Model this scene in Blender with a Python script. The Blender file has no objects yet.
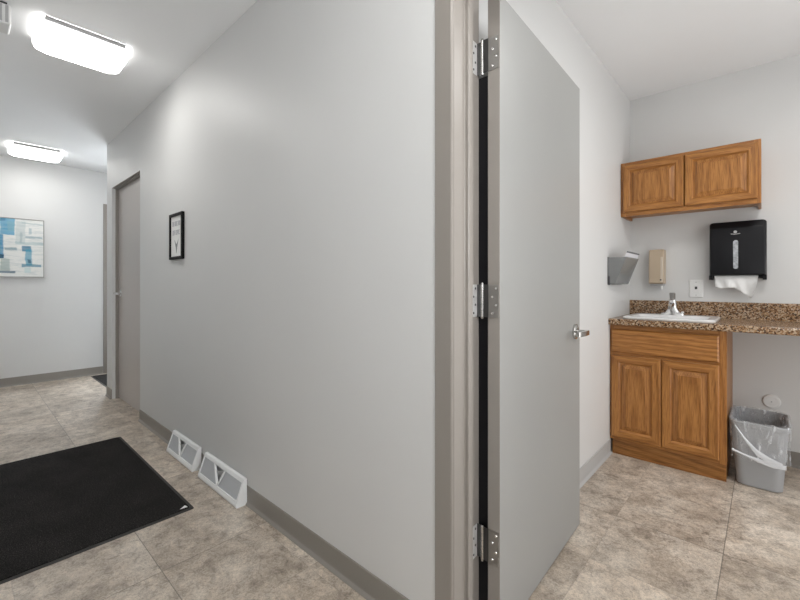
import bpy, bmesh, math, random
from mathutils import Vector, Matrix
random.seed(7)
C = bpy.context.scene.collection
PI = math.pi

# ---------------------------------------------------------------- camera, world, exposure
TH = 0.7409; CAM_D = 1.052; CAM_H = 1.2
cam = bpy.data.cameras.new('camera'); cam.sensor_width = 36; cam.lens = 18.0; cam.shift_y = -0.0199
cam.clip_start = 0.02
co = bpy.data.objects.new('camera', cam); C.objects.link(co)
co.location = (0, -CAM_D, CAM_H); co.rotation_euler = (PI/2, 0, TH)
bpy.context.scene.camera = co
sc = bpy.context.scene
sc.view_settings.view_transform = 'Standard'; sc.view_settings.look = 'None'
sc.view_settings.gamma = 1; sc.view_settings.use_curve_mapping = False
sc.view_settings.exposure = 1.15
w = bpy.data.worlds.new('sky'); sc.world = w; w.use_nodes = True
w.node_tree.nodes['Background'].inputs[0].default_value = (0.86, 0.93, 1.0, 1)
w.node_tree.nodes['Background'].inputs[1].default_value = 3.0
HALL_LAMP = 7.4
NEAR_LAMP = 5.2
BATH_LAMP = 12.5
# daylight coming in from the sky outside the glass entrance door
dl = bpy.data.lights.new('daylight', 'AREA'); dl.shape = 'RECTANGLE'; dl.size = 1.2; dl.size_y = 2.2
dl.energy = 38; dl.color = (0.93, 0.97, 1.0)
do = bpy.data.objects.new('daylight', dl); C.objects.link(do)
do.location = (-7.25, 0.95, 1.45); do.rotation_euler = (0, math.radians(-80), 0)

# added fill lights out of view: near end of the hall, right side of the washroom
for nm, loc, rot, sx, sy, en in (('hall_fill', (1.50, -.65, 1.85), (0, math.radians(116), 0), 1.3, 1.15, 29),
                                 ('washroom_fill', (1.2, 1.25, 1.2), (0, math.radians(90), 0), 2.1, 1.5, 11)):
    l = bpy.data.lights.new(nm, 'AREA'); l.shape = 'RECTANGLE'; l.size = sx; l.size_y = sy; l.energy = en; l.color = (.97, .985, 1)
    lo = bpy.data.objects.new(nm, l); C.objects.link(lo); lo.location = loc; lo.rotation_euler = rot

# room sizes (metres)
HC = 2.70            # ceiling height
XL = -0.820; YB = 2.633; XR = 1.25      # washroom left / back / right
XF = -6.562; XC = -5.25; YH = -1.35; XE = 1.6; YN = 3.0   # corridor
WT = 0.155           # partition thickness

# ---------------------------------------------------------------- helpers
def box(bm, x0, x1, y0, y1, z0, z1, bev=0.0, seg=2):
    r = bmesh.ops.create_cube(bm, size=1.0)
    vs = r['verts']
    for v in vs:
        v.co = Vector((x0 + (v.co.x+.5)*(x1-x0), y0 + (v.co.y+.5)*(y1-y0), z0 + (v.co.z+.5)*(z1-z0)))
    if bev > 0:
        es = list({e for v in vs for e in v.link_edges})
        bmesh.ops.bevel(bm, geom=es, offset=bev, segments=seg, affect='EDGES', profile=0.5)
    return vs

def new(): return bmesh.new()

def obj(name, bm, m=None, parent=None, smooth=False, loc=None):
    me = bpy.data.meshes.new(name)
    bmesh.ops.recalc_face_normals(bm, faces=bm.faces[:])
    bm.to_mesh(me); bm.free()
    o = bpy.data.objects.new(name, me); C.objects.link(o)
    if m is not None:
        for mm in (m if isinstance(m, (list, tuple)) else [m]): me.materials.append(mm)
    if parent is not None: o.parent = parent
    if loc is not None: o.location = loc
    if smooth:
        for p in me.polygons: p.use_smooth = True
        mod = o.modifiers.new('edges', 'EDGE_SPLIT'); mod.split_angle = math.radians(35)
    return o

def thing(name, label, cat, loc=(0,0,0), rotz=0, group=None):
    o = bpy.data.objects.new(name, None); C.objects.link(o)
    o.location = loc; o.rotation_euler = (0, 0, rotz); o.empty_display_size = .1
    o['label'] = label; o['category'] = cat
    if group: o['group'] = group
    return o

def tag(o, label, cat, group=None):
    o['label'] = label; o['category'] = cat
    if group: o['group'] = group
    return o

def struct(o, label=None, cat=None):
    o['kind'] = 'structure'
    if label: o['label'] = label
    if cat: o['category'] = cat
    return o

def cyl(bm, p0, p1, r0, r1=None, n=20, caps=True):
    p0 = Vector(p0); p1 = Vector(p1); r1 = r0 if r1 is None else r1
    d = (p1-p0).normalized()
    a = d.orthogonal().normalized(); b = d.cross(a)
    A = []; B = []
    for i in range(n):
        t = 2*PI*i/n; u = a*math.cos(t)+b*math.sin(t)
        A.append(bm.verts.new(p0+u*r0)); B.append(bm.verts.new(p1+u*r1))
    for i in range(n):
        j = (i+1) % n
        bm.faces.new((A[i], A[j], B[j], B[i]))
    if caps:
        bm.faces.new(A[::-1]); bm.faces.new(B)

def tube(bm, pts, r, n=12):
    for a, b in zip(pts[:-1], pts[1:]): cyl(bm, a, b, r, n=n)

def loft(bm, loops, cap0=True, cap1=True, mats=None):
    L = [[bm.verts.new(p) for p in lp] for lp in loops]
    n = len(L[0])
    for k in range(len(L)-1):
        for i in range(n):
            j = (i+1) % n
            f = bm.faces.new((L[k][i], L[k][j], L[k+1][j], L[k+1][i]))
            if mats: f.material_index = mats[k]
    if cap0: bm.faces.new(L[0][::-1])
    if cap1:
        f = bm.faces.new(L[-1])
        if mats: f.material_index = mats[-1]
    return L

def rrect(cx, cy, hx, hy, r, z, n=5):
    out = []
    for sx, sy, a0 in ((1,1,0), (-1,1,PI/2), (-1,-1,PI), (1,-1,3*PI/2)):
        for k in range(n+1):
            a = a0 + PI/2*k/n
            out.append((cx+sx*(hx-r)+r*math.cos(a), cy+sy*(hy-r)+r*math.sin(a), z))
    return out

def prism_x(bm, prof, x0, x1):      # prof: list of (y,z)
    return loft(bm, [[(x0, y, z) for y, z in prof], [(x1, y, z) for y, z in prof]])

def prism_y(bm, prof, y0, y1):      # prof: list of (x,z)
    return loft(bm, [[(x, y0, z) for x, z in prof], [(x, y1, z) for x, z in prof]])

# ---------------------------------------------------------------- materials
def mat(name, col, rough=.6, metal=0.0, spec=.5):
    m = bpy.data.materials.new(name); m.use_nodes = True
    b = m.node_tree.nodes['Principled BSDF']
    b.inputs['Base Color'].default_value = (*col, 1); b.inputs['Roughness'].default_value = rough
    b.inputs['Metallic'].default_value = metal; b.inputs['Specular IOR Level'].default_value = spec
    return m
def nt(m): return m.node_tree.nodes, m.node_tree.links, m.node_tree.nodes['Principled BSDF']
def N(ns, t, **k):
    n = ns.new(t)
    for a, v in k.items():
        if a in n.inputs.keys(): n.inputs[a].default_value = v
        else: setattr(n, a, v)
    return n
def mixc(ns, ls, fac, a, b, blend='MIX'):
    n = ns.new('ShaderNodeMix'); n.data_type = 'RGBA'; n.blend_type = blend
    for sock, v in ((n.inputs[0], fac), (n.inputs[6], a), (n.inputs[7], b)):
        if hasattr(v, 'links'): ls.new(v, sock)
        elif isinstance(v, (int, float)): sock.default_value = v
        else: sock.default_value = (*v, 1)
    return n.outputs[2]
def math_n(ns, ls, op, a, b=0.0, clamp=False):
    n = ns.new('ShaderNodeMath'); n.operation = op; n.use_clamp = clamp
    for sock, v in ((n.inputs[0], a), (n.inputs[1], b)):
        if hasattr(v, 'links'): ls.new(v, sock)
        else: sock.default_value = v
    return n.outputs[0]
def ramp(ns, ls, src, stops):
    r = ns.new('ShaderNodeValToRGB'); ls.new(src, r.inputs[0])
    e = r.color_ramp.elements
    while len(e) < len(stops): e.new(.5)
    for el, (p, c) in zip(e, stops): el.position = p; el.color = (*c, 1)
    return r.outputs[0]

def paint(name, col, rough=.55, bump=.03, scale=260):
    m = mat(name, col, rough); ns, ls, b = nt(m)
    g = ns.new('ShaderNodeNewGeometry')
    no = N(ns, 'ShaderNodeTexNoise', Scale=scale, Detail=3.0); ls.new(g.outputs['Position'], no.inputs['Vector'])
    bp = N(ns, 'ShaderNodeBump', Strength=bump, Distance=.002); ls.new(no.outputs[0], bp.inputs['Height'])
    ls.new(bp.outputs[0], b.inputs['Normal'])
    n2 = N(ns, 'ShaderNodeTexNoise', Scale=1.4, Detail=2.0); ls.new(g.outputs['Position'], n2.inputs['Vector'])
    c = mixc(ns, ls, n2.outputs[0], tuple(x*.97 for x in col), tuple(min(1, x*1.03) for x in col))
    ls.new(c, b.inputs['Base Color'])
    return m

M = {}
M['wall'] = paint('wall_paint', (.69, .69, .683), .5)
M['ceil'] = paint('ceiling_paint', (.90, .905, .91), .7)
M['base'] = paint('vinyl_base', (.27, .25, .225), .4, .02)
M['frame'] = paint('frame_paint', (.29, .264, .238), .38, .02, 120)
M['door'] = paint('door_paint', (.32, .32, .31), .42, .02, 120)
M['dooredge'] = paint('door_edge_paint', (.30, .275, .25), .45, .02, 120)
M['door1'] = paint('far_door_paint', (.50, .46, .435), .35, .02, 120)
M['chrome'] = mat('brushed_nickel', (.56, .55, .53), .25, 1)
M['steel'] = mat('satin_steel', (.36, .35, .335), .42, 1)
M['leaf'] = mat('pale_steel', (.72, .71, .70), .6, .5)
M['polish'] = mat('polished_chrome', (.80, .80, .80), .12, 1)
M['darkmetal'] = mat('dark_screw', (.12, .12, .12), .4, 1)
M['white'] = mat('white_plastic', (.78, .78, .77), .35)
M['vent'] = mat('white_vent_plastic', (.88, .89, .89), .45)
M['black'] = mat('black_plastic', (.008, .008, .010), .35, spec=.25)
M['blackframe'] = mat('black_frame', (.004, .004, .004), .5, spec=.15)
M['porcelain'] = mat('white_porcelain', (.86, .86, .86), .12)
M['beige'] = mat('beige_plastic', (.50, .40, .29), .4)
M['beigelight'] = mat('pale_beige_plastic', (.62, .54, .44), .4)
M['bin'] = mat('grey_bin_plastic', (.36, .365, .375), .45)
M['paper'] = mat('paper', (.85, .85, .84), .8)
M['ink'] = mat('grey_ink', (.48, .48, .52), .8)
M['inkdark'] = mat('dark_ink', (.28, .29, .29), .8)
M['rubber'] = mat('black_rubber', (.03, .027, .025), .6)
M['grey'] = mat('light_grey_metal', (.45, .45, .45), .5)
M['darkgrey'] = mat('dark_grey', (.05, .05, .055), .5)

def floor_mat():
    m = mat('stone_tile', (.3, .27, .24), .38); ns, ls, b = nt(m)
    g = ns.new('ShaderNodeNewGeometry')
    mp = N(ns, 'ShaderNodeMapping'); mp.vector_type = 'POINT'
    P = .43
    mp.inputs['Location'].default_value = (.14/P, .49/P, 0); mp.inputs['Scale'].default_value = (1/P, 1/P, 1)
    ls.new(g.outputs['Position'], mp.inputs['Vector'])
    sp = ns.new('ShaderNodeSeparateXYZ'); ls.new(mp.outputs[0], sp.inputs[0])
    fx = math_n(ns, ls, 'FLOOR', sp.outputs[0]); fy = math_n(ns, ls, 'FLOOR', sp.outputs[1])
    cx = ns.new('ShaderNodeCombineXYZ'); ls.new(fx, cx.inputs[0]); ls.new(fy, cx.inputs[1])
    wn = N(ns, 'ShaderNodeTexWhiteNoise', noise_dimensions='3D'); ls.new(cx.outputs[0], wn.inputs[0])
    # seams
    def seam(s):
        fr = math_n(ns, ls, 'FRACT', s)
        d = math_n(ns, ls, 'SUBTRACT', fr, .5); d = math_n(ns, ls, 'ABSOLUTE', d)
        return math_n(ns, ls, 'GREATER_THAN', d, .4955)
    def alt(s):   # every other joint is tighter and fainter
        q = math_n(ns, ls, 'ROUND', s); q = math_n(ns, ls, 'MULTIPLY', q, .5); q = math_n(ns, ls, 'FRACT', q)
        return math_n(ns, ls, 'SUBTRACT', 1.0, math_n(ns, ls, 'MULTIPLY', math_n(ns, ls, 'GREATER_THAN', q, .25), .72))
    sm = math_n(ns, ls, 'MAXIMUM', math_n(ns, ls, 'MULTIPLY', seam(sp.outputs[0]), alt(sp.outputs[0])), math_n(ns, ls, 'MULTIPLY', seam(sp.outputs[1]), alt(sp.outputs[1])))
    # per-tile shifted coordinates
    sc_ = N(ns, 'ShaderNodeVectorMath', operation='SCALE'); ls.new(wn.outputs['Color'], sc_.inputs[0]); sc_.inputs['Scale'].default_value = 7.0
    ad = N(ns, 'ShaderNodeVectorMath', operation='ADD'); ls.new(g.outputs['Position'], ad.inputs[0]); ls.new(sc_.outputs[0], ad.inputs[1])
    st = N(ns, 'ShaderNodeMapping'); st.inputs['Scale'].default_value = (1.2, 1.2, 1); ls.new(ad.outputs[0], st.inputs['Vector'])
    n1 = N(ns, 'ShaderNodeTexNoise', Scale=3.4, Detail=9.0, Roughness=.68, Distortion=.5); ls.new(st.outputs[0], n1.inputs['Vector'])
    n2 = N(ns, 'ShaderNodeTexNoise', Scale=13.0, Detail=9.0, Roughness=.8, Distortion=.4); ls.new(st.outputs[0], n2.inputs['Vector'])
    n3 = N(ns, 'ShaderNodeTexNoise', Scale=60.0, Detail=4.0, Roughness=.7, Distortion=2.0); ls.new(ad.outputs[0], n3.inputs['Vector'])
    base = ramp(ns, ls, n1.outputs[0], [(.32, (.35, .292, .235)), (.46, (.47, .40, .33)), (.54, (.54, .47, .395)), (.68, (.65, .58, .50))])
    mid = ramp(ns, ls, n2.outputs[0], [(.36, (.40, .375, .36)), (.49, (.95, .95, .95)), (.62, (1.25, 1.24, 1.22))])
    c = mixc(ns, ls, .75, base, mid, 'MULTIPLY')
    fine = ramp(ns, ls, n3.outputs[0], [(.38, (.55, .53, .51)), (.50, (1, 1, 1)), (.62, (1.3, 1.3, 1.28))])
    c = mixc(ns, ls, .6, c, fine, 'MULTIPLY')
    n4 = N(ns, 'ShaderNodeTexNoise', Scale=20.0, Detail=6.0, Roughness=.75, Distortion=.8); ls.new(ad.outputs[0], n4.inputs['Vector'])
    vein = math_n(ns, ls, 'LESS_THAN', math_n(ns, ls, 'ABSOLUTE', math_n(ns, ls, 'SUBTRACT', n4.outputs[0], .5)), .011)
    vmask = math_n(ns, ls, 'MULTIPLY', vein, ramp(ns, ls, n1.outputs[0], [(.46, (0, 0, 0)), (.6, (.5, .5, .5))]))
    c = mixc(ns, ls, vmask, c, (.72, .66, .58))
    vr = ramp(ns, ls, wn.outputs[0], [(0, (.92, .92, .92)), (1, (1.07, 1.06, 1.05))])
    c = mixc(ns, ls, 1.0, c, vr, 'MULTIPLY')
    c = mixc(ns, ls, math_n(ns, ls, 'MULTIPLY', sm, .62), c, (.10, .09, .08))
    ls.new(c, b.inputs['Base Color'])
    rr = ramp(ns, ls, n2.outputs[0], [(.3, (.42, .42, .42)), (.7, (.30, .30, .30))]); ls.new(rr, b.inputs['Roughness'])
    bp = N(ns, 'ShaderNodeBump', Strength=.12, Distance=.002); ls.new(n3.outputs[0], bp.inputs['Height']); ls.new(bp.outputs[0], b.inputs['Normal'])
    return m
M['floor'] = floor_mat()

def wood(name, horiz=False, off=(0, 0, 0), tone=1.0):
    m = mat(name, (.5, .25, .09), .36); ns, ls, b = nt(m)
    tc = ns.new('ShaderNodeTexCoord')
    mp = N(ns, 'ShaderNodeMapping'); mp.inputs['Location'].default_value = off
    mp.inputs['Scale'].default_value = (.16, 1, 1) if horiz else (1, 1, .16)
    ls.new(tc.outputs['Object'], mp.inputs['Vector'])
    wv = N(ns, 'ShaderNodeTexWave', wave_type='RINGS', rings_direction='SPHERICAL', Scale=11.0, Distortion=4.0, Detail=3.0)
    wv.inputs['Detail Scale'].default_value = 1.6; wv.inputs['Detail Roughness'].default_value = .65
    ls.new(mp.outputs[0], wv.inputs['Vector'])
    fm = N(ns, 'ShaderNodeMapping'); fm.inputs['Scale'].default_value = (.05, 1, 1) if horiz else (1, 1, .05)
    ls.new(tc.outputs['Object'], fm.inputs['Vector'])
    fn = N(ns, 'ShaderNodeTexNoise', Scale=190.0, Detail=4.0, Roughness=.6); ls.new(fm.outputs[0], fn.inputs['Vector'])
    T = tone
    c = ramp(ns, ls, wv.outputs['Color'], [(0, (.295*T, .118*T, .027*T)), (.30, (.36*T, .152*T, .037*T)), (1, (.425*T, .188*T, .050*T))])
    f = ramp(ns, ls, fn.outputs[0], [(.38, (.58, .50, .42)), (.50, (1, 1, 1)), (.66, (1.15, 1.15, 1.15))])
    c = mixc(ns, ls, .8, c, f, 'MULTIPLY')
    ls.new(c, b.inputs['Base Color'])
    bp = N(ns, 'ShaderNodeBump', Strength=.1, Distance=.001); ls.new(fn.outputs[0], bp.inputs['Height']); ls.new(bp.outputs[0], b.inputs['Normal'])
    return m
M['woodv'] = wood('oak_upright_grain', False, (.13, .3, .05))
M['woodh'] = wood('oak_level_grain', True, (.1, .25, .12))
M['woodp'] = wood('oak_panel_grain', False, (.0, .06, .02))
M['woodd'] = wood('oak_plinth', True, (.3, .2, .3), .82)

def granite():
    m = mat('brown_speckled_laminate', (.3, .2, .12), .22); ns, ls, b = nt(m)
    tc = ns.new('ShaderNodeTexCoord')
    v = N(ns, 'ShaderNodeTexVoronoi', Scale=150.0); ls.new(tc.outputs['Object'], v.inputs['Vector'])
    n = N(ns, 'ShaderNodeTexNoise', Scale=60.0, Detail=5.0, Roughness=.7, Distortion=1.0); ls.new(tc.outputs['Object'], n.inputs['Vector'])
    s = ns.new('ShaderNodeSeparateColor'); ls.new(v.outputs['Color'], s.inputs[0])
    q = math_n(ns, ls, 'ADD', math_n(ns, ls, 'MULTIPLY', s.outputs[0], .5), math_n(ns, ls, 'MULTIPLY', n.outputs[0], .5))
    c = ramp(ns, ls, q, [(.24, (.02, .012, .008)), (.36, (.10, .047, .02)), (.47, (.25, .132, .058)), (.58, (.36, .22, .115)), (.70, (.54, .42, .30)), (.8, (.10, .055, .03))])
    ls.new(c, b.inputs['Base Color'])
    return m
M['granite'] = granite()

def carpet():
    m = mat('black_mat_pile', (.02, .02, .02), .95, spec=.15); ns, ls, b = nt(m)
    tc = ns.new('ShaderNodeTexCoord')
    n = N(ns, 'ShaderNodeTexNoise', Scale=210.0, Detail=3.0, Roughness=.7); ls.new(tc.outputs['Object'], n.inputs['Vector'])
    n2 = N(ns, 'ShaderNodeTexNoise', Scale=5.0, Detail=4.0); ls.new(tc.outputs['Object'], n2.inputs['Vector'])
    c = ramp(ns, ls, n.outputs[0], [(.38, (.004, .004, .004)), (.55, (.022, .020, .019)), (.70, (.085, .08, .075))])
    d = ramp(ns, ls, n2.outputs[0], [(.3, (.75, .75, .75)), (.7, (1.25, 1.25, 1.25))])
    ls.new(mixc(ns, ls, 1.0, c, d, 'MULTIPLY'), b.inputs['Base Color'])
    bp = N(ns, 'ShaderNodeBump', Strength=.7, Distance=.004); ls.new(n.outputs[0], bp.inputs['Height']); ls.new(bp.outputs[0], b.inputs['Normal'])
    return m
M['carpet'] = carpet()

def grille():
    m = mat('fine_grille', (.45, .46, .48), .5); ns, ls, b = nt(m)
    tc = ns.new('ShaderNodeTexCoord')
    wv = N(ns, 'ShaderNodeTexWave', wave_type='BANDS', bands_direction='X', Scale=60.0); ls.new(tc.outputs['Object'], wv.inputs['Vector'])
    wv2 = N(ns, 'ShaderNodeTexWave', wave_type='BANDS', bands_direction='Z', Scale=60.0); ls.new(tc.outputs['Object'], wv2.inputs['Vector'])
    q = math_n(ns, ls, 'MULTIPLY', wv.outputs['Fac'], wv2.outputs['Fac'])
    ls.new(ramp(ns, ls, q, [(.1, (.58, .60, .62)), (.6, (.33, .34, .36))]), b.inputs['Base Color'])
    return m
M['grille'] = grille()

def clearish(name, col, alpha, rough=.2):
    m = bpy.data.materials.new(name); m.use_nodes = True
    ns = m.node_tree.nodes; ls = m.node_tree.links; b = ns['Principled BSDF']
    b.inputs['Base Color'].default_value = (*col, 1); b.inputs['Roughness'].default_value = rough
    b.inputs['Alpha'].default_value = alpha
    return m
M['acrylic'] = clearish('smoky_acrylic', (.30, .31, .31), .62, .15)
M['liner'] = clearish('thin_plastic_liner', (.85, .87, .9), .36, .3)
ns, ls, b = nt(M['liner'])
tc = ns.new('ShaderNodeTexCoord'); mp = N(ns, 'ShaderNodeMapping'); mp.inputs['Scale'].default_value = (1, 1, .25); ls.new(tc.outputs['Object'], mp.inputs['Vector'])
n_ = N(ns, 'ShaderNodeTexNoise', Scale=22.0, Detail=3.0, Distortion=1.5); ls.new(mp.outputs[0], n_.inputs['Vector'])
al = ramp(ns, ls, n_.outputs[0], [(.43, (.06, .06, .06)), (.57, (.2, .2, .2)), (.70, (.8, .8, .8))]); ls.new(al, b.inputs['Alpha'])
M['glass'] = clearish('clear_glass', (.9, .95, .95), .12, .03)

def glow(name, col, s):
    m = mat(name, (.9, .9, .9), .4); b = m.node_tree.nodes['Principled BSDF']
    b.inputs['Emission Color'].default_value = (*col, 1); b.inputs['Emission Strength'].default_value = s
    return m
M['hall_lamp'] = glow('lit_hall_diffuser', (1, .985, .955), HALL_LAMP)
M['lamp_side'] = glow('lit_diffuser_edge', (1, .99, .97), .6)
M['near_lamp'] = glow('lit_overhead_diffuser', (1, .985, .955), NEAR_LAMP)
M['bath_lamp'] = glow('lit_washroom_diffuser', (1, .99, .97), BATH_LAMP)

# ---------------------------------------------------------------- shell
bm = new(); box(bm, XF-.15, XE+.15, YH-.15, YN+.15, -.1, 0); struct(obj('floor', bm, M['floor']))
bm = new(); box(bm, XF-.15, XE+.15, YH-.15, YN+.15, HC, HC+.1); struct(obj('ceiling', bm, M['ceil']))
D1A, D1B, D1H = -5.036, -4.059, 2.203         # closed door recess
OP0, OP1, OPH = -.806, .205, 2.27            # rough opening of the washroom
bm = new()
box(bm, XC, D1A, 0, WT, 0, HC)
box(bm, D1A, D1B, 0, WT, D1H, HC)
box(bm, D1B, OP0+.012, 0, WT, 0, HC)
box(bm, OP0+.012, OP1, 0, WT, OPH, HC)
box(bm, OP1, XE, 0, WT, 0, HC)
bmesh.ops.remove_doubles(bm, verts=bm.verts, dist=1e-5)
struct(obj('wall_front', bm, M['wall']))
bm = new(); box(bm, XC, XC+.12, WT, YN, 0, HC); struct(obj('wall_corridor', bm, M['wall']))
FD0, FD1, FDH = .262, 1.26, 2.235             # entrance door opening in the far wall
bm = new()
box(bm, XF-.15, XF, YH-.15, FD0, 0, HC); box(bm, XF-.15, XF, FD0, FD1, FDH, HC); box(bm, XF-.15, XF, FD1, YN+.15, 0, HC)
struct(obj('wall_far', bm, M['wall']))
bm = new(); box(bm, XF, XC+.12, YN, YN+.15, 0, HC); struct(obj('wall_end', bm, M['wall']))
bm = new(); box(bm, XF, XE, YH-.15, YH, 0, HC); struct(obj('wall_opposite', bm, M['wall']))
bm = new(); box(bm, XE, XE+.15, YH-.15, YN+.15, 0, HC); struct(obj('wall_near', bm, M['wall']))
bm = new(); box(bm, XL-.12, XL, WT, YB+.12, 0, HC); struct(obj('wall_left', bm, M['wall']))
bm = new(); box(bm, XL, XR+.12, YB, YB+.12, 0, HC); struct(obj('wall_back', bm, M['wall']))
bm = new(); box(bm, XR, XR+.12, WT, YB, 0, HC); struct(obj('wall_right', bm, M['wall']))

# baseboards: cove profile (distance from wall, height)
BP = [(0, 0), (.016, 0), (.013, .006), (.0065, .014), (.005, .02), (.005, .096), (.003, .099), (0, .0995)]
M['base2'] = paint('grey_vinyl_base', (.47, .47, .465), .4, .02)
def bb(name, axis, a, b_, pos, s, parts=None):
    bm = new()
    for (p, q) in (parts or [(a, b_)]):
        if axis == 'x': loft(bm, [[(p, pos+s*d, z) for d, z in BP], [(q, pos+s*d, z) for d, z in BP]])
        else: loft(bm, [[(pos+s*d, p, z) for d, z in BP], [(pos+s*d, q, z) for d, z in BP]])
    return struct(obj(name, bm, M['base2'] if name == 'baseboard_left' else M['base']))
bb('baseboard_front', 'x', 0, 0, -.0003, -1, [(XC-.005, D1A), (D1B, OP0+.008)])
bb('baseboard_far', 'y', YH, FD0-.045, XF+.0003, 1)
bb('baseboard_corridor', 'y', -.005, YN, XC-.0003, -1)
bb('baseboard_opposite', 'x', XF, XE, YH+.0003, 1)
bb('baseboard_left', 'y', WT+.01, 2.06, XL+.0003, 1)
bb('baseboard_back', 'x', -.165, XR, YB-.0003, -1)
bb('baseboard_right', 'y', WT, YB, XR-.0003, -1)

# frames added round the two fill lights (behind and beside the camera)
def fill_frame(name, x, y0, y1, z0, z1, lab):
    bm = new(); d = .06
    box(bm, x-d, x, y0-.05, y0, z0-.05, z1+.05); box(bm, x-d, x, y1, y1+.05, z0-.05, z1+.05)
    box(bm, x-d, x, y0, y1, z1, z1+.05); box(bm, x-d-.02, x, y0, y1, z0-.05, z0)
    return struct(obj(name, bm, M['frame']), lab)
fill_frame('fill_frame_1', XR-.0005, .49, 2.01, .12, 2.27, 'tall frame added round the fill light on the right wall of the washroom')
fill_frame('fill_frame_2', XE-.0005, -1.24, -.06, 1.2, 2.5, 'frame added round the fill light at the near end of the hall')

# ---------------------------------------------------------------- washroom door frame (trim) with its profile
JX = -.738
prof = [(-.804, .0), (-.804, -.003), (-.741, -.003), (-.736, .0005), (-.736, .004), (-.742, .007), (-.742, .010), (JX, .013), (JX, .070), (JX+.003, .073),
        (JX+.013, .073), (JX+.016, .076), (JX+.016, .098), (JX+.013, .101), (JX+.001, .101), (JX, .104), (JX, .162), (JX-.004, .166),
        (-.800, .166), (-.800, .1555), (-.775, .1555), (-.775, .0)]
bm = new()
loft(bm, [[(x, y, 0) for x, y in prof], [(x, y, 2.30) for x, y in prof]])
# strike jamb mirrored
JR = .134
pr = [(JR + (JX-x), y) for x, y in prof]
loft(bm, [[(x, y, 0) for x, y in pr], [(x, y, 2.30) for x, y in pr]])
# head
hd = [(y, 2.192 + (JX-x)) for x, y in prof]
loft(bm, [[(JX, y, z) for y, z in hd], [(JR, y, z) for y, z in hd]])
fr = struct(obj('trim_1', bm, M['frame']))
fr['label'] = 'taupe metal door frame between the hall and the washroom'

# ---------------------------------------------------------------- open washroom door
def lever_handle(parent, m):
    h = new()
    cyl(h, (0, 0, 0), (0.008, 0, 0), .036, .036, 32); cyl(h, (.008, 0, 0), (.014, 0, 0), .034, .024, 32)
    ho = obj('door_handle', h, m, parent, True)
    b2 = new(); cyl(b2, (.010, 0, 0), (.060, 0, 0), .011, .011, 18)
    obj('spindle', b2, m, ho, True)
    b3 = new()
    pts = [(.055, .014), (.060, .0), (.062, -.05), (.058, -.105), (.050, -.122)]
    ls_ = []
    for x, y in pts: ls_.append([(x-.006, y, -.011), (x+.006, y, -.011), (x+.007, y, .0), (x+.006, y, .011), (x-.006, y, .011)])
    loft(b3, ls_)
    obj('lever', b3, m, ho, True)
    return ho
DA = math.radians(1.93)
bm = new(); DL, DT = .86, .0445
# door local: x thickness (-DT..0 visible face at x=0), y length from hinge edge
box(bm, -DT, 0, 0, DL, .012, 2.168, .0012, 1)
for f in bm.faces:
    if f.calc_center_median().y < .002: f.material_index = 1
door = obj('door_1', bm, [M['door'], M['dooredge']]); struct(door)
door['label'] = 'grey flush door standing open into the washroom'
door.location = (-.652, .152, 0); door.rotation_euler = (0, 0, DA)
hh = lever_handle(door, M['chrome']); hh.location = (0, .782, .972)
hk = lever_handle(door, M['chrome']); hk.location = (-DT, .782, .972); hk.scale = (-1, 1, 1)
bm = new(); box(bm, -.034, -.010, DL-.0005, DL+.002, .86, 1.085); obj('latch_plate', bm, M['steel'], door)

bm = new(); box(bm, -.092, -.048, .012, .018, .02, 1.915, .001, 1); obj('gap_shade_strip', bm, M['black'], door)  # black strip added to stand in for the dark shade in the hinge gap
def bmesh_arm(bm, x0, x1, y0, y1, H):
    vs = set(box(bm, x0, x1, y0, y1, -H, H)); return [f for f in bm.faces if all(v in vs for v in f.verts)]
def hinge(zc, i):
    h = new(); H = .0555
    # door leaf on the hinge edge of the door
    box(h, -.0405, -.004, -.003, 0, -H, H)
    # arm to the knuckle
    for f in bmesh_arm(h, -.062, -.0405, -.004, -.001, H): f.material_index = 1  # arm coloured dark to pass for the shaded gap by the knuckle
    ho = obj('hinge', h, [M['steel'], M['darkmetal']], door, True)
    ho.location = (0, 0, zc)
    k = new()
    z = -H
    for q in range(5):
        cyl(k, (-.0635, -.003, z+.0004), (-.0635, -.003, z+2*H/5-.0004), .0052, n=20); z += 2*H/5
    cyl(k, (-.0635, -.003, -H-.006), (-.0635, -.003, -H), .004, .0055); cyl(k, (-.0635, -.003, H), (-.0635, -.003, H+.006), .0055, .004)
    kn = obj('knuckle', k, M['chrome'], ho, True)
    # jamb leaf (lies along the frame)
    j = new(); box(j, -.0885, -.086, -.030, .003, -H, H)
    for f in bmesh_arm(j, -.0885, -.066, .001, .003, H): f.material_index = 1  # dark colour stands in for the shade between jamb and knuckle
    obj('jamb_leaf', j, [M['leaf'], M['darkmetal']], ho, True)
    for s in range(4):
        zz = -.042 + .028*s
        xs = -.013 if s % 2 else -.026
        sm = new(); cyl(sm, (xs, -.003, zz), (xs, -.0045, zz), .0045, .0035, 14)
        obj('screw', sm, M['polish'], ho, True)
        sm = new(); yy = -.010 if s % 2 else -.022
        cyl(sm, (-.086, yy, zz), (-.0850, yy, zz), .0042, .0035, 14)
        obj('screw', sm, M['darkmetal'], ho, True)
    return ho
for i, zc in enumerate((1.976, 1.143, .316)): hinge(zc, i)

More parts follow.
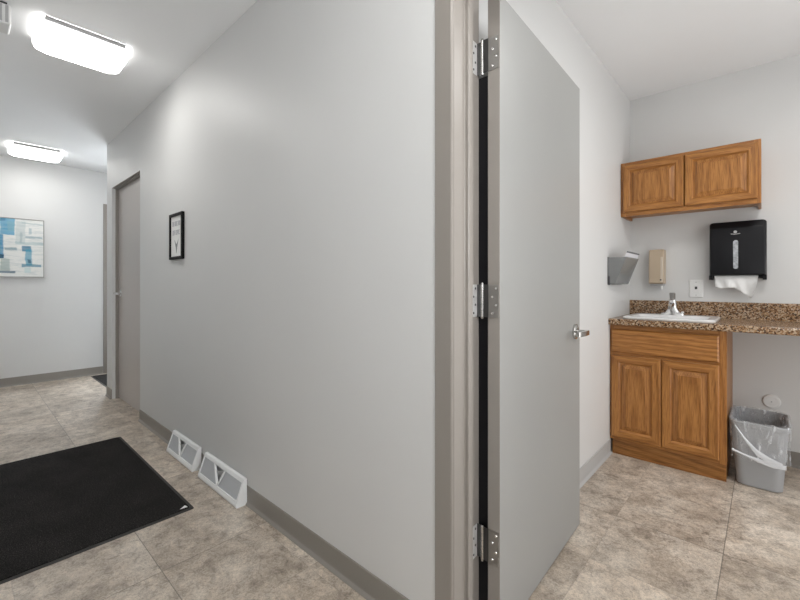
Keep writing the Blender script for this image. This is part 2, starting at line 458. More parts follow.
# ---------------------------------------------------------------- closed hall door
DY = .055
bm = new(); box(bm, D1A+.012, D1B-.012, DY, DY+.044, .012, D1H-.014, .0015, 1)
d1 = struct(obj('door_2', bm, M['door1'])); d1['label'] = 'closed taupe flush door in the long hall wall'
hh = lever_handle(d1, M['polish']); hh.rotation_euler = (0, 0, -PI/2); hh.location = (D1A+.115, DY, 1.105); hh.scale = (1, -1, 1)
bm = new()
box(bm, D1A, D1A+.012, .03, WT, 0, D1H); box(bm, D1B-.012, D1B, .03, WT, 0, D1H); box(bm, D1A+.012, D1B-.012, .03, WT, D1H-.012, D1H)
struct(obj('trim_2', bm, M['frame']))['label'] = 'taupe frame around the closed hall door'
bm = new(); box(bm, D1A-.003, D1B+.003, .0, .03, D1H-.004, D1H-.0005); obj('soffit_strip', bm, M['frame'], bpy.data.objects['trim_2'])
# far entrance: frame, glass leaf
bm = new()
for a, b_ in ((FD0-.042, FD0+.012), (FD1-.012, FD1+.042)): box(bm, XF-.15, XF+.012, a, b_, 0, FDH+.04, .002, 1)
box(bm, XF-.15, XF+.012, FD0+.012, FD1-.012, FDH-.012, FDH+.04, .002, 1)
struct(obj('trim_3', bm, M['frame']))['label'] = 'taupe frame of the entrance door in the far wall'
bm = new(); a, b_ = FD0+.016, FD1-.016
box(bm, XF-.09, XF-.045, a, a+.10, .01, FDH-.016); box(bm, XF-.09, XF-.045, b_-.10, b_, .01, FDH-.016)
box(bm, XF-.09, XF-.045, a+.10, b_-.10, .01, .20); box(bm, XF-.09, XF-.045, a+.10, b_-.10, FDH-.12, FDH-.016)
gd = struct(obj('door_3', bm, M['frame'])); gd['label'] = 'glazed entrance door beyond the corner'
bm = new(); box(bm, XF-.07, XF-.064, a+.10, b_-.10, .20, FDH-.12); obj('glass_pane', bm, M['glass'], gd)

# ---------------------------------------------------------------- ceiling lights
def ceiling_light(loc, m, label, hx=.165, hy=.220):
    t = thing('ceiling_light', label, 'ceiling light', loc, 0, 'square flush ceiling lights')
    b1 = new()
    loft(b1, [rrect(0, 0, hx-.025, hy-.025, .02, 0), rrect(0, 0, hx-.025, hy-.025, .02, -.014)])
    obj('base_plate', b1, M['grey'], t)
    b2 = new()
    L = [rrect(0, 0, hx-.012, hy-.012, .035, -.014), rrect(0, 0, hx, hy, .045, -.026), rrect(0, 0, hx+.002, hy+.002, .05, -.05),
         rrect(0, 0, hx-.006, hy-.006, .055, -.072), rrect(0, 0, hx-.03, hy-.03, .05, -.088), rrect(0, 0, hx-.07, hy-.07, .04, -.094)]
    loft(b2, L, mats=[1, 1, 1, 0, 0])
    obj('diffuser', b2, [m, M['lamp_side']], t, False)
    for p in t.children[-1].data.polygons: p.use_smooth = True
    for s in (1, -1):
        b3 = new(); box(b3, s*(hx-.008), s*(hx+.004), -(hy-.03), hy-.03, -.028, -.004, .002, 1)
        obj('trim_bar', b3, M['grey'], t)
    return t
ceiling_light((-3.12, -.553, HC), M['hall_lamp'], 'lit square ceiling light in the hall above the black mat')
ceiling_light((-5.98, -.505, HC), M['hall_lamp'], 'lit square ceiling light at the far end of the hall')
ceiling_light((-.35, -.585, HC), M['near_lamp'], 'lit square ceiling light overhead beside the washroom doorway')
ceiling_light((.35, 1.15, HC), M['bath_lamp'], 'lit square ceiling light inside the washroom')

# box at the upper left
t = thing('smoke_detector', 'grey ribbed ceiling box at the top left beside the nearer lamp', 'ceiling fixture', (-3.04, -.992, HC))
bm = new(); box(bm, -.065, .065, -.115, .115, -.118, -.012, .008, 2); obj('housing', bm, M['white'], t)
bm = new()
for k in range(9): y = -.10 + .024*k; box(bm, .0645, .069, y, y+.012, -.108, -.02)
obj('rib_grille', bm, M['grey'], t)
bm = new(); box(bm, -.055, .055, -.10, .10, -.012, 0); obj('mounting_plate', bm, M['darkgrey'], t)

# ---------------------------------------------------------------- pictures in the hall
t = thing('framed_sign', 'small black framed paper sign hanging on the long hall wall', 'framed sign', (-3.14, 0, 1.545))
fw, fh, fd = .128, .166, .020
bm = new()
for (x0, x1, z0, z1) in ((-fw, fw, fh-.02, fh), (-fw, fw, -fh, -fh+.02), (-fw, -fw+.02, -fh+.02, fh-.02), (fw-.02, fw, -fh+.02, fh-.02)):
    box(bm, x0, x1, -fd, -.0005, z0, z1, .0015, 1)
obj('frame', bm, M['blackframe'], t)
bm = new(); box(bm, -fw+.02, fw-.02, -.010, -.0006, -fh+.02, fh-.02); obj('backing_sheet', bm, M['paper'], t)
bm = new()
def glyphs(bm, zc, n, wid, hgt):
    for k in range(n):
        x = -wid/2 + wid*k/n; ww = wid/n*.72
        st = .0055
        box(bm, x, x+st, -.0112, -.0104, zc-hgt/2, zc+hgt/2)
        if k % 3 != 1: box(bm, x+ww-st, x+ww, -.0112, -.0104, zc-hgt/2, zc+hgt/2)
        box(bm, x+st, x+ww-st, -.0112, -.0104, zc+hgt/2-st, zc+hgt/2)
        if k % 2: box(bm, x+st, x+ww-st, -.0112, -.0104, zc-st/2, zc+st/2)
        else: box(bm, x+st, x+ww-st, -.0112, -.0104, zc-hgt/2, zc-hgt/2+st)
for zc, n_g, wg in ((.092, 7, .16), (.028, 5, .15)):
    bm = new(); glyphs(bm, zc, n_g, wg, .034); obj('printed_line', bm, M['ink'], t)
bm = new()
def poly(bm, pts, y0=-.0112, y1=-.0104):
    loft(bm, [[(x, y0, z) for x, z in pts], [(x, y1, z) for x, z in pts]])
poly(bm, [(0, -.125), (.012, -.085), (.030, -.040), (.024, -.055), (.040, -.022), (.018, -.045), (.0, -.058), (-.018, -.045), (-.040, -.022), (-.024, -.055), (-.030, -.040), (-.012, -.085)])
obj('printed_emblem', bm, M['inkdark'], t)

def art():
    m = mat('abstract_canvas', (.8, .8, .78), .7); ns, ls, b = nt(m)
    tc = ns.new('ShaderNodeTexCoord')
    no = N(ns, 'ShaderNodeTexNoise', Scale=9.0, Detail=5.0); ls.new(tc.outputs['Object'], no.inputs['Vector'])
    wv = N(ns, 'ShaderNodeVectorMath', operation='MULTIPLY_ADD'); ls.new(no.outputs['Color'], wv.inputs[0])
    wv.inputs[1].default_value = (0, .035, .035); ls.new(tc.outputs['Object'], wv.inputs[2])
    sp = ns.new('ShaderNodeSeparateXYZ'); ls.new(wv.outputs[0], sp.inputs[0])
    st = N(ns, 'ShaderNodeMapping'); st.inputs['Scale'].default_value = (1, 1.2, 8); ls.new(tc.outputs['Object'], st.inputs['Vector'])
    n2 = N(ns, 'ShaderNodeTexNoise', Scale=5.0, Detail=6.0, Roughness=.7); ls.new(st.outputs[0], n2.inputs['Vector'])
    c = ramp(ns, ls, n2.outputs[0], [(.35, (.62, .66, .66)), (.55, (.82, .82, .79)), (.7, (.74, .76, .75))])
    R = [  # px0, px1, py0, py1, colour, strength  (as seen in the picture)
      (-60, -20, 219, 240, (.55, .68, .70), .8), (-50, -5, 246, 262, (.12, .34, .46), .8), (-62, -30, 262, 277, (.22, .5, .62), .8),
      (0, 14, 219, 235, (.13, .42, .60), .95), (7, 14, 222, 231, (.32, .52, .58), .7), (-8, 5, 219, 222, (.1, .25, .4), .6), (15, 24, 221, 243, (.55, .62, .62), .6),
      (24, 42, 235, 237, (.28, .42, .48), .7), (20, 42, 222, 223.5, (.5, .58, .6), .7), (15, 43, 241, 244, (.45, .58, .60), .6),
      (-30, 3, 235, 258, (.07, .34, .53), .95), (-10, 3, 254, 258, (.02, .1, .18), .9), (4, 16, 247, 249.5, (.30, .42, .46), .8),
      (21, 30, 245, 250, (.05, .26, .40), .9), (25, 31, 248, 264, (.12, .42, .56), .85), (27, 30, 258, 262, (.02, .12, .2), .8),
      (21, 41, 263, 265.5, (.08, .32, .44), .85), (0, 9, 258, 270, (.46, .54, .52), .8), (-20, 14, 270, 272, (.07, .18, .26), .85),
      (28, 31, 227, 233, (.40, .52, .56), .7), (24, 30, 266, 271, (.60, .74, .74), .7), (19, 21, 232, 242, (.4, .5, .52), .6)]
    k = .38/43.5; zk = .69/57
    for a, b_, p, q, col, s in R:
        ya, yb = -.76+a*k+.86+.017, -.76+b_*k+.86+.017
        za, zb = 1.97-(q-219)*zk-1.63+.017, 1.97-(p-219)*zk-1.63+.017
        def soft(v, lo, hi):
            n = ns.new('ShaderNodeMapRange'); n.interpolation_type = 'SMOOTHSTEP'; n.inputs[1].default_value = lo; n.inputs[2].default_value = hi; ls.new(v, n.inputs[0]); return n.outputs[0]
        e = .006
        A = math_n(ns, ls, 'MULTIPLY', soft(sp.outputs[1], ya-e, ya+e), soft(sp.outputs[1], yb+e, yb-e))
        B = math_n(ns, ls, 'MULTIPLY', soft(sp.outputs[2], za-e, za+e), soft(sp.outputs[2], zb+e, zb-e))
        F = math_n(ns, ls, 'MULTIPLY', A, B); F = math_n(ns, ls, 'MULTIPLY', F, s)
        G = math_n(ns, ls, 'MULTIPLY', F, ramp(ns, ls, n2.outputs[0], [(.3, (1, 1, 1)), (.7, (.78, .78, .78))]))
        c = mixc(ns, ls, G, c, tuple(v**1.25 for v in col))
    ls.new(c, b.inputs['Base Color'])
    return m
t = thing('abstract_painting', 'abstract blue, teal and white canvas in a thin silver frame on the far hall wall', 'painting', (XF, -.86, 1.63))
bm = new(); box(bm, .0005, .030, -.475, .475, -.340, .340); obj('canvas', bm, art(), t)
bm = new()
for (y0, y1, z0, z1) in ((-.482, .482, .341, .348), (-.482, .482, -.348, -.341), (-.482, -.476, -.341, .341), (.476, .482, -.341, .341)):
    box(bm, .0005, .036, y0, y1, z0, z1)
obj('frame', bm, M['steel'], t)

# ---------------------------------------------------------------- mats
def floor_mat_thing(x0, x1, y0, y1, label):
    t = thing('floor_mat', label, 'floor mat', ((x0+x1)/2, (y0+y1)/2, 0), 0)
    hx, hy = (x1-x0)/2, (y1-y0)/2
    b1 = new(); loft(b1, [rrect(0, 0, hx, hy, .012, 0.0005), rrect(0, 0, hx, hy, .012, .002), rrect(0, 0, hx-.015, hy-.015, .012, .0045)]); obj('rubber_edge', b1, M['rubber'], t)
    b2 = new(); loft(b2, [rrect(0, 0, hx-.018, hy-.018, .012, .0046), rrect(0, 0, hx-.018, hy-.018, .012, .008), rrect(0, 0, hx-.021, hy-.021, .012, .009)]); obj('pile', b2, M['carpet'], t)
    return t, hx, hy
t, hx, hy = floor_mat_thing(-3.745, -2.255, -1.17, -.215, 'large black rectangular carpet mat in the middle of the hall')
bm = new(); loft(bm, [[(hx-.052, hy-.030, z), (hx-.026, hy-.026, z), (hx-.030, hy-.062, z)] for z in (.0091, .0100)]); obj('corner_tag', bm, M['paper'], t)
floor_mat_thing(-6.47, -5.32, .07, 1.45, 'black entrance mat just visible past the far wall corner')

# ---------------------------------------------------------------- white wedge diffusers
def air_deflector(x0, x1, label):
    Lh = (x1-x0)/2
    t = thing('air_deflector', label, 'air deflector', ((x0+x1)/2, -.0065, 0), 0, 'white wedge air deflectors along the baseboard')
    yb, yf, zt, ft = -.001, -.062, .142, -.018      # back, front foot, top
    b1 = new()
    endp = [(yb, 0), (yf+.004, 0), (yf, .005), (yf, .016), (ft, zt-.003), (ft+.004, zt), (yb, zt)]
    for s in (-1, 1):
        a, b_ = (s*Lh, s*(Lh-.014))
        prism_x(b1, endp, min(a, b_), max(a, b_))
    def onf(u, d=0): # point on the sloped front at height fraction u
        return (yf + (ft-yf)*u - d*.0, .016 + (zt-.003-.016)*u)
    prism_x(b1, [(yb, zt), (ft+.004, zt), (ft, zt-.003), onf(.86), (onf(.86)[0]+.006, onf(.86)[1]), (yb, zt-.008)], -Lh+.014, Lh-.014)
    prism_x(b1, [(yf+.004, 0), (yf, .005), (yf, .016), onf(.14), (onf(.14)[0]+.008, onf(.14)[1]), (yb, .004), (yb, 0)], -Lh+.014, Lh-.014)
    obj('housing', b1, M['vent'], t)
    # divider ribs in a V
    def P(x, u, d): y, z = onf(u); return (x, y+d, z)
    def panel(bm, pts, d0, d1):
        loft(bm, [[P(x, u, d0) for x, u in pts], [P(x, u, d1) for x, u in pts]])
    rib = new()
    w_ = .006
    panel(rib, [(-.105-w_, .86), (-.105+w_, .86), (.0, .14), (-.012, .14)], 0, .010)
    panel(rib, [(.035-w_, .86), (.035+w_, .86), (.006, .14), (-.006, .14)], 0, .010)
    obj('divider', rib, M['vent'], t)
    g1 = new(); panel(g1, [(-Lh+.014, .86), (-.105-w_, .86), (-.012, .14), (-Lh+.014, .14)], .003, .006); obj('grille', g1, M['grille'], t)
    g2 = new(); panel(g2, [(.035+w_, .86), (Lh-.014, .86), (Lh-.014, .14), (.006, .14)], .006, .009); obj('grille', g2, M['grille'], t)
    # angled flap visible in the middle opening
    f = new(); loft(f, [[(-.07, -.030, .09), (.02, -.026, .11), (.02, -.012, .05), (-.02, -.014, .04)], [(-.07, -.027, .09), (.02, -.023, .11), (.02, -.009, .05), (-.02, -.011, .04)]])
    obj('flap', f, M['grey'], t)
    bk = new(); box(bk, -Lh+.014, Lh-.014, -.0035, -.001, .004, zt-.008); obj('back_plate', bk, M['vent'], t)
air_deflector(-3.165, -2.70, 'white wedge-shaped air deflector farther along the hall baseboard, nearer the closed door')
air_deflector(-2.60, -2.085, 'white wedge-shaped air deflector on the hall floor, the nearer of the pair')

# ---------------------------------------------------------------- cabinets
def raised_door(name, cx, zc, wd, ht, yf, parent, th=.019, horiz=False, st=.055):
    """cabinet door: frame with raised panel; front at y=yf, looks toward -y"""
    bm = new(); hx, hz = wd/2, ht/2
    def ring(dx, y): return [(-hx+dx, y, -hz+dx), (hx-dx, y, -hz+dx), (hx-dx, y, hz-dx), (-hx+dx, y, hz-dx)]
    loft(bm, [ring(0, th), ring(0, .005), ring(.005, 0), ring(st-.009, 0), ring(st-.001, .008), ring(st+.002, .012)], True, False)
    for f in bm.faces:
        c = f.calc_center_median()
        f.material_index = 1 if (abs(c.z) > hz-st-.003 and abs(c.z)-hz > abs(c.x)-hx) else 0
    o = obj(name, bm, [M['woodv'], M['woodh']], parent); o.location = (cx, yf, zc)
    b2 = new(); loft(b2, [ring(st+.002, .016), ring(st+.002, .012), ring(st+.006, .011), ring(st+.030, .0025), ring(st+.032, .0005)])
    obj('raised_panel', b2, M['woodh'] if horiz else M['woodp'], o)
    return o

CX0, CX1, CF = XL+.002, -.174, 2.060       # base cabinet
CT = .915
t = thing('base_cabinet', 'oak sink base cabinet with two raised panel doors and a false drawer front', 'cabinet', ((CX0+CX1)/2, CF, 0))
tx = (CX0+CX1)/2; W = CX1-CX0
bm = new()
dp = YB-CF-.002
box(bm, -W/2, -W/2+.016, .019, dp, .105, CT-.001); box(bm, W/2-.016, W/2, .019, dp, .105, CT-.001)
box(bm, -W/2+.016, W/2-.016, .019, dp, .105, .121); box(bm, -W/2+.016, W/2-.016, dp-.006, dp, .121, CT-.2)
obj('carcass', bm, M['woodv'], t)
bm = new()
box(bm, -W/2, -W/2+.025, 0, .019, .105, CT-.001); box(bm, W/2-.04, W/2, 0, .019, .105, CT-.001)
box(bm, -W/2+.025, W/2-.04, 0, .019, CT-.035, CT-.001); box(bm, -W/2+.025, W/2-.04, 0, .019, .105, .14); box(bm, -W/2+.025, W/2-.04, 0, .019, .70, .735)
box(bm, -.02, .015, 0, .019, .14, .70)
for f in bm.faces:
    c = f.calc_center_median()
    f.material_index = 1 if abs(c.x) < W/2-.045 and not (-.025 < c.x < .02 and .14 < c.z < .70) else 0
obj('face_frame', bm, [M['woodv'], M['woodh']], t)
bm = new(); box(bm, -W/2+.012, W/2-.003, .012, .028, 0, .1045); box(bm, W/2-.019, W/2-.003, .028, YB-CF-.02, 0, .1045); obj('toe_kick', bm, M['woodd'], t)
bw = .2955
for i, cx in enumerate((-W/2+.012+bw/2, W/2-.036-bw/2)):
    raised_door('cabinet_door', cx, .415, bw, .575, -.019, t)
bm = new()
x0, x1, z0, z1 = -W/2+.012, W/2-.036, .722, .885
loft(bm, [[(x0, 0, z0), (x1, 0, z0), (x1, 0, z1), (x0, 0, z1)], [(x0, -.012, z0), (x1, -.012, z0), (x1, -.012, z1), (x0, -.012, z1)],
          [(x0+.008, -.019, z0+.008), (x1-.008, -.019, z0+.008), (x1-.008, -.019, z1-.008), (x0+.008, -.019, z1-.008)]])
obj('drawer_front', bm, M['woodh'], t)

# countertop
t = thing('countertop', 'brown speckled laminate countertop running along the back wall of the washroom', 'countertop', (-.1, 2.33, CT))
SX0, SX1, SY0, SY1 = -.752, -.232, 2.085, 2.545
bm = new(); x0, x1 = XL+.0015+.1, XR-.0015+.1
fy, by = 2.018-2.33, YB-.0015-2.33
sx0, sx1, sy0, sy1 = SX0+.02+.1, SX1-.02+.1, SY0+.02-2.33, SY1-.02-2.33
TZ = .042
edge = [(fy+.014, 0), (fy+.004, .002), (fy, .008), (fy, TZ-.008), (fy+.004, TZ-.001), (fy+.014, TZ+.001), (fy+.03, TZ), (sy0, TZ), (sy0, 0)]
prism_x(bm, edge, x0, x1)
box(bm, x0, sx0, sy0, sy1, 0, TZ); box(bm, sx1, x1, sy0, sy1, 0, TZ)
box(bm, x0, x1, sy1, by, 0, TZ)
obj('worktop', bm, M['granite'], t)
bm = new(); prism_x(bm, [(by-.02, TZ), (by-.02, TZ+.108), (by-.016, TZ+.114), (by, TZ+.114), (by, TZ)], x0, x1)
obj('backsplash', bm, M['granite'], t)

# sink
t = thing('sink', 'white drop-in sink set in the brown countertop', 'sink', ((SX0+SX1)/2, (SY0+SY1)/2, CT+TZ))
hx, hy = (SX1-SX0)/2, (SY1-SY0)/2
bm = new()
L = [rrect(0, 0, hx, hy, .05, .0015, 8), rrect(0, 0, hx+.001, hy+.001, .05, .010, 8), rrect(0, 0, hx-.006, hy-.006, .05, .017, 8), rrect(0, 0, hx-.02, hy-.02, .05, .0185, 8),
     rrect(0, -.035, hx-.045, hy-.075, .06, .0165, 8), rrect(0, -.035, hx-.056, hy-.086, .06, .002, 8),
     rrect(0, -.035, hx-.085, hy-.105, .06, -.12, 8), rrect(0, -.035, .05, .05, .04, -.15, 8)]
loft(bm, L, cap0=False, cap1=True)
obj('basin', bm, M['porcelain'], t, True)
bm = new(); cyl(bm, (0, -.035, -.1495), (0, -.035, -.147), .022, .022, 20); obj('drain', bm, M['polish'], t, True)
# faucet
t = thing('faucet', 'chrome single lever faucet on the back of the white sink', 'faucet', (-.510, 2.500, CT+TZ+.0172))
bm = new()
loft(bm, [rrect(0, 0, .075, .026, .025, 0), rrect(0, 0, .074, .025, .024, .008), rrect(0, 0, .045, .022, .02, .015), rrect(0, -.002, .028, .022, .02, .04), rrect(0, -.004, .021, .021, .019, .085), rrect(0, -.005, .012, .012, .011, .092)])
obj('body', bm, M['polish'], t, True); t.scale = (1, 1, 1.28)
bm = new()
pts = [(0, -.005, .05), (0, -.05, .062), (0, -.10, .056), (0, -.125, .044)]
loft(bm, [[(x+dx, y, z+dz) for dx, dz in ((-r, -r*.7), (r, -r*.7), (r, r*.7), (-r, r*.7))] for (x, y, z), r in zip(pts, (.017, .014, .012, .011))])
obj('spout', bm, M['polish'], t, True)
bm = new()
loft(bm, [rrect(0, -.005, .017, .017, .015, .091), rrect(0, -.006, .018, .019, .016, .105), rrect(0, -.012, .018, .026, .015, .122), rrect(0, -.018, .014, .022, .012, .127)])
obj('lever', bm, M['steel'], t, True)
bm = new(); cyl(bm, (.062, -.01, .012), (.062, -.01, .020), .010, .008, 14); obj('hole_cap', bm, M['white'], t, True)

# upper cabinet
UX0, UX1, UF, UZ0, UZ1 = XL+.002, -.022, 2.345, 1.712, 2.118
t = thing('wall_cabinet', 'oak wall cabinet with two raised panel doors mounted high on the washroom wall', 'cabinet', ((UX0+UX1)/2, UF, UZ0))
W = UX1-UX0; H = UZ1-UZ0; dep = YB-UF-.002
bm = new()
box(bm, -W/2, -W/2+.016, .019, dep, 0, H); box(bm, W/2-.016, W/2, .019, dep, 0, H); box(bm, -W/2+.016, W/2-.016, .019, dep, H-.016, H)
box(bm, -W/2+.016, W/2-.016, .019, dep, .022, .036); box(bm, -W/2+.016, W/2-.016, dep-.012, dep, .036, H-.016)
obj('carcass', bm, M['woodv'], t)
bm = new()
box(bm, -W/2, -W/2+.035, 0, .019, 0, H); box(bm, W/2-.035, W/2, 0, .019, 0, H); box(bm, -W/2+.035, W/2-.035, 0, .019, H-.032, H); box(bm, -W/2+.035, W/2-.035, 0, .019, 0, .032)
for f in bm.faces: f.material_index = 1 if abs(f.calc_center_median().x) < W/2-.036 else 0
obj('face_frame', bm, [M['woodv'], M['woodh']], t)
dw = (W-.034)/2-.003
for s in (-1, 1): raised_door('cabinet_door', s*(dw/2+.003), H/2+.004, dw, H-.052, -.019, t, st=.05, horiz=False)

# ---------------------------------------------------------------- towel dispenser
t = thing('towel_dispenser', 'black paper towel dispenser mounted below the oak wall cabinet', 'paper towel dispenser', (-.147, YB-.001, 1.43))
hx = .152
bm = new()
# body with a cover that chamfers at the top; rounded corners in plan of the front view
def ellipse_box(hx, z0, z1, r, y):
    out = []
    for sx, sz, a0 in ((1, 1, 0), (-1, 1, PI/2), (-1, -1, PI), (1, -1, 3*PI/2)):
        rr = r if sz > 0 else .004
        for k in range(6):
            a = a0+PI/2*k/5
            cz = (z1-rr) if sz > 0 else (z0+rr)
            out.append((sx*(hx-rr)+rr*math.cos(a), y, cz+rr*math.sin(a)))
    return out
loft(bm, [ellipse_box(hx, -.168, .205, .02, 0), ellipse_box(hx, -.168, .205, .02, -.045), ellipse_box(hx-.002, -.168, .202, .02, -.085), ellipse_box(hx-.008, -.166, .165, .016, -.103), ellipse_box(hx-.014, -.162, .155, .012, -.106)])
obj('cover', bm, M['black'], t, True)
bm = new()
for s in (-1, 1): box(bm, s*hx if s < 0 else s*hx-.020, s*hx+.020 if s < 0 else s*hx, -.095, 0, -.200, -.1685, .002, 1)
box(bm, -hx+.02, hx-.02, -.03, 0, -.19, -.1685)
obj('side_skirt', bm, M['black'], t)
bm = new()
sl = []
for k in range(24):
    a = 2*PI*k/24; sl.append((-.006+.0135*math.cos(a), (.058 if math.sin(a) > 0 else -.112)+.0135*math.sin(a)))
loft(bm, [[(x, -.1055, z) for x, z in sl], [(x, -.1075, z) for x, z in sl]])
sm = mat('clear_window_over_towels', (.36, .38, .40), .3); ns, ls, b = nt(sm)
tc = ns.new('ShaderNodeTexCoord'); wv = N(ns, 'ShaderNodeTexNoise', Scale=60.0, Detail=3.0); ls.new(tc.outputs['Object'], wv.inputs['Vector'])
ls.new(ramp(ns, ls, wv.outputs[0], [(.35, (.28, .30, .32)), (.65, (.52, .54, .57))]), b.inputs['Base Color'])
obj('level_window', bm, sm, t)
bm = new(); cyl(bm, (-.008, -.106, .128), (-.008, -.1074, .128), .0095, n=20)
loft(bm, [[(-.032, y, .114), (-.010, y, .110), (.018, y, .114), (.018, y, .118), (-.010, y, .1145), (-.032, y, .118)] for y in (-.106, -.1074)])
obj('emblem', bm, M['grey'], t)
# towel
bm = new()
NX, NZ = 26, 10
grid = []
for i in range(NX+1):
    u = i/NX; col_ = []
    x = -.126 + .236*u
    KP = [(0, -.252), (.14, -.262), (.45, -.254), (.86, -.326), (.90, -.318), (1.0, -.226)]
    for (u0, q0), (u1, q1) in zip(KP[:-1], KP[1:]):
        if u0 <= u <= u1: zb = q0+(q1-q0)*(u-u0)/(u1-u0)
    for j in range(NZ+1):
        v = j/NZ
        fold = .010*math.sin(u*9+v*2.2) + .006*math.sin(u*21-v*3)
        xx = x*(1-.06*v) - .0*v
        col_.append(bm.verts.new((xx, -.066+fold*v*1.2-.022*v*u, -.1705+(zb+.1705)*v)))
    grid.append(col_)
for i in range(NX):
    for j in range(NZ): bm.faces.new((grid[i][j], grid[i+1][j], grid[i+1][j+1], grid[i][j+1]))
tw = obj('paper_towel', bm, M['paper'], None, True)
tw.location = t.location; tag(tw, 'white folded paper towel hanging out of the black dispenser', 'paper towel')
md = tw.modifiers.new('thick', 'SOLIDIFY'); md.thickness = .0012

# soap dispenser
t = thing('soap_dispenser', 'beige wall mounted soap dispenser above the sink', 'soap dispenser', (-.622, YB-.001, 1.327))
hx = .05
bm = new()
pf = [(0, -.125), (-.075, -.125), (-.092, -.115), (-.088, .08), (-.078, .132), (-.07, .138), (0, .138)]
def sec(x, k): return [(x, y*k, z*(1-(1-k)*.3)) for y, z in pf]
loft(bm, [sec(-hx, .93), sec(-hx+.006, 1), sec(hx-.006, 1), sec(hx, .93)])
obj('housing', bm, M['beige'], t, True)
bm = new(); loft(bm, [[(hx-.022, -.0925, -.112), (hx-.006, -.0925, -.112), (hx-.006, -.0885, .08), (hx-.022, -.0885, .08)], [(hx-.022, -.089, -.112), (hx-.004, -.089, -.112), (hx-.004, -.085, .08), (hx-.022, -.085, .08)]])
obj('front_rib', bm, M['beigelight'], t)
bm = new(); cyl(bm, (.030, -.0905, -.095), (.030, -.0945, -.095), .006, n=14); obj('lock', bm, M['darkgrey'], t, True)
bm = new(); box(bm, -.044, .044, -.070, -.004, -.140, -.1255, .003, 1); obj('push_bar', bm, M['grey'], t)
bm = new(); cyl(bm, (.030, -.060, -.140), (.030, -.060, -.168), .010, .008, 14); obj('nozzle', bm, M['white'], t, True)

# wall outlet
t = thing('wall_plate', 'white square wall plate with one small dark jack beside the towel dispenser', 'wall plate', (-.383, YB-.0005, 1.166))
bm = new(); loft(bm, [[(-.043, 0, -.066), (.043, 0, -.066), (.043, 0, .066), (-.043, 0, .066)], [(-.043, -.003, -.066), (.043, -.003, -.066), (.043, -.003, .066), (-.043, -.003, .066)], [(-.038, -.0065, -.061), (.038, -.0065, -.061), (.038, -.0065, .061), (-.038, -.0065, .061)]])
obj('plate', bm, M['white'], t)
bm = new(); box(bm, -.020, .020, -.009, -.0062, -.032, .034, .001, 1); obj('insert', bm, M['white'], t)
bm = new(); box(bm, -.0075, .0075, -.0105, -.0088, -.004, .016, .001, 1); obj('jack', bm, M['darkgrey'], t)
for z in (-.048, .048):
    bm = new(); cyl(bm, (0, -.0062, z), (0, -.0078, z), .004, .003, 12); obj('screw', bm, M['grey'], t, True)

# cleanout cap on the wall
t = thing('cleanout_cover', 'small round white cover plate on the wall behind the bin', 'wall cover', (.028, YB-.0005, .408))
bm = new()
R_ = [(0, .047), (-.004, .047), (-.010, .043), (-.012, .036), (-.0115, .026), (-.0125, .012), (-.013, .0)]
for (y0, r0), (y1, r1) in zip(R_[:-1], R_[1:]): cyl(bm, (0, y0, 0), (0, y1, 0), r0, max(r1, .0005), 32, False)
obj('disc', bm, M['white'], t, True)
bm = new(); cyl(bm, (0, -.0125, 0), (0, -.014, 0), .0045, .004, 14); obj('screw', bm, M['grey'], t, True)

# literature holder on left wall
t = thing('leaflet_holder', 'smoky grey acrylic wall pocket holding a leaflet on the left washroom wall', 'leaflet holder', (XL+.0005, 2.19, 1.295))
Y0, Y1 = -.19, .17
bm = new(); box(bm, 0, .004, Y0, Y1, -.098, .095); box(bm, .004, .016, Y0-.002, Y0+.004, -.1, -.04); obj('back_plate', bm, M['darkgrey'] , t)
bm = new()
for y in (Y0, Y1-.003):
    bm = new(); prism_y(bm, [(.004, -.092), (.045, -.092), (.114, .092), (.004, .092)], y, y+.003); obj('side_panel', bm, M['acrylic'], t)
bm = new(); prism_y(bm, [(.045, -.094), (.049, -.094), (.118, .092), (.114, .092)], Y0, Y1); box(bm, .004, .045, Y0, Y1, -.0955, -.092); obj('front_panel', bm, M['acrylic'], t)
lf = new(); prism_y(lf, [(.039, -.090), (.0418, -.090), (.124, .130), (.121, .130)], Y0+.006, Y1-.006)
o = obj('leaflet', lf, None, None)
o.location = t.location
lm = mat('leaflet_print', (.4, .4, .4), .5); ns, ls, b = nt(lm)
tc = ns.new('ShaderNodeTexCoord'); sp = ns.new('ShaderNodeSeparateXYZ'); ls.new(tc.outputs['Object'], sp.inputs[0])
n1 = N(ns, 'ShaderNodeTexNoise', Scale=30.0, Detail=5.0, Roughness=.7); ls.new(tc.outputs['Object'], n1.inputs['Vector'])
g1 = ramp(ns, ls, n1.outputs[0], [(.35, (.16, .17, .16)), (.65, (.38, .38, .37))])
top = math_n(ns, ls, 'GREATER_THAN', sp.outputs[2], .086); dk = math_n(ns, ls, 'GREATER_THAN', sp.outputs[2], .120)
c = mixc(ns, ls, top, g1, (.80, .80, .84)); c = mixc(ns, ls, dk, c, (.12, .12, .14)); ls.new(c, b.inputs['Base Color'])
o.data.materials.append(lm); tag(o, 'leaflet with a white band standing in the smoky acrylic wall pocket', 'leaflet')

# ---------------------------------------------------------------- waste bin
BX, BY = -.030, 2.245
t = thing('waste_bin', 'grey rectangular plastic waste bin standing between the oak cabinet and the wall', 'waste bin', (BX, BY, 0))
bm = new()
def bl(z, g=0.0):
    k = z/.385
    return rrect(0, 0, .103+.026*k+g, .150+.036*k+g, .045+.005*k, z, 8)
loft(bm, [bl(.001, -.006), bl(.006), bl(.20), bl(.36), bl(.362, .005), bl(.383, .006), bl(.387, .003), bl(.387, -.002), bl(.36, -.004), bl(.20, -.004), bl(.012, -.004)], True, True)
obj('bin', bm, M['bin'], t, True)
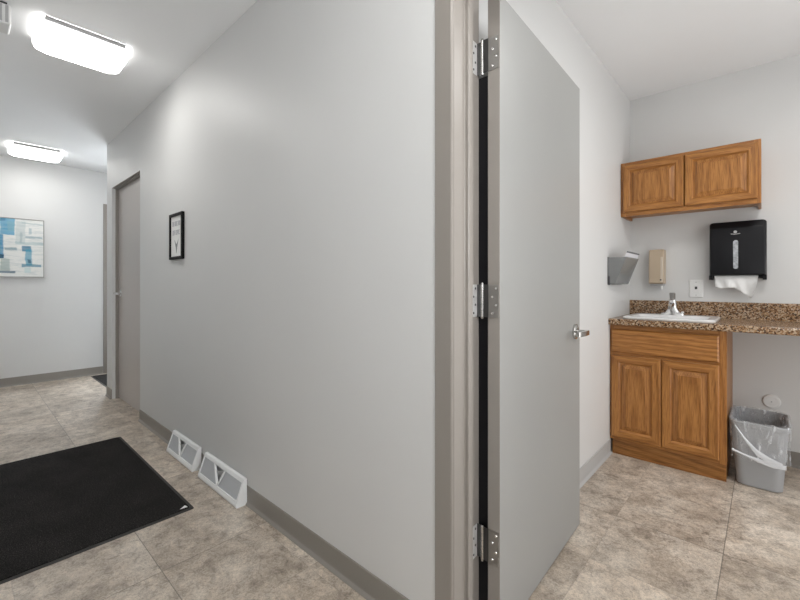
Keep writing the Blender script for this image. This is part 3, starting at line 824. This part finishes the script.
# liner: folds over the rim
ln = new()
NU = 96
base_ = rrect(0, 0, 1, 1, .3, 0, 5)
def rim_pt(a, z, g):
    k = z/.385; hx = .103+.026*k+g; hy = .150+.036*k+g; n = 5.5
    c, s = math.cos(a), math.sin(a)
    return (hx*math.copysign(abs(c)**(2/n), c), hy*math.copysign(abs(s)**(2/n), s), z)
rows = []
def hem(a):
    # height of the hem round the bin: a=-pi/2 is the front (towards the room)
    d = math.degrees(a) % 360
    # front face 225..315, left (toward cabinet) 135..225, right 315..45
    h = .17 + .012*math.sin(5*a) + .008*math.sin(11*a+1)
    return h
for i in range(NU):
    a = 2*PI*i/NU; col_ = []
    wr = lambda v: .0035*math.sin(17*a+v*6)+.003*math.sin(29*a+v*3)
    for v in range(8):       # inside
        z = .16 + .232*v/7; col_.append(rim_pt(a, z, -.011+wr(v)*1.4))
    col_.append(rim_pt(a, .394, -.002)); col_.append(rim_pt(a, .393, .010))
    hz = hem(a)
    for v in range(1, 11):
        z = .393 - (.393-hz)*v/10
        col_.append(rim_pt(a, z, .010+.004*v/10+abs(wr(v))*(.3+.9*v/10)+(.006 if v == 9 else 0)))
    rows.append([ln.verts.new(p) for p in col_])
for i in range(NU):
    j = (i+1) % NU
    for k in range(len(rows[0])-1): ln.faces.new((rows[i][k], rows[j][k], rows[j][k+1], rows[i][k+1]))
o = obj('bin_liner', ln, M['liner'], None, True); o.location = (BX, BY, 0)
tag(o, 'clear plastic liner folded over the rim of the grey bin', 'bin liner')
# twisted gather of the liner across the front
g = new()
def front(x, z): return (x, rim_pt(-PI/2, z, .020)[1], z)
def ribbon(bm, pts, w):
    A = []
    for (x, y, z), ww in zip(pts, w):
        A.append([(x, y-.004, z+ww), (x, y-.008, z), (x, y-.004, z-ww), (x, y+.001, z)])
    loft(bm, A)
ribbon(g, [front(-.105, .365), front(-.06, .29), front(-.01, .225), front(.04, .195), front(.10, .18)], [.005, .011, .019, .017, .010])
ribbon(g, [front(-.12, .215), front(-.06, .195), front(.0, .178), (.06, front(.06, .17)[1], .168), front(.115, .170)], [.006, .007, .011, .015, .012])
M['gather'] = clearish('gathered_liner', (.9, .92, .95), .6, .3)
gt = obj('gathered_fold', g, M['gather'], o, True)
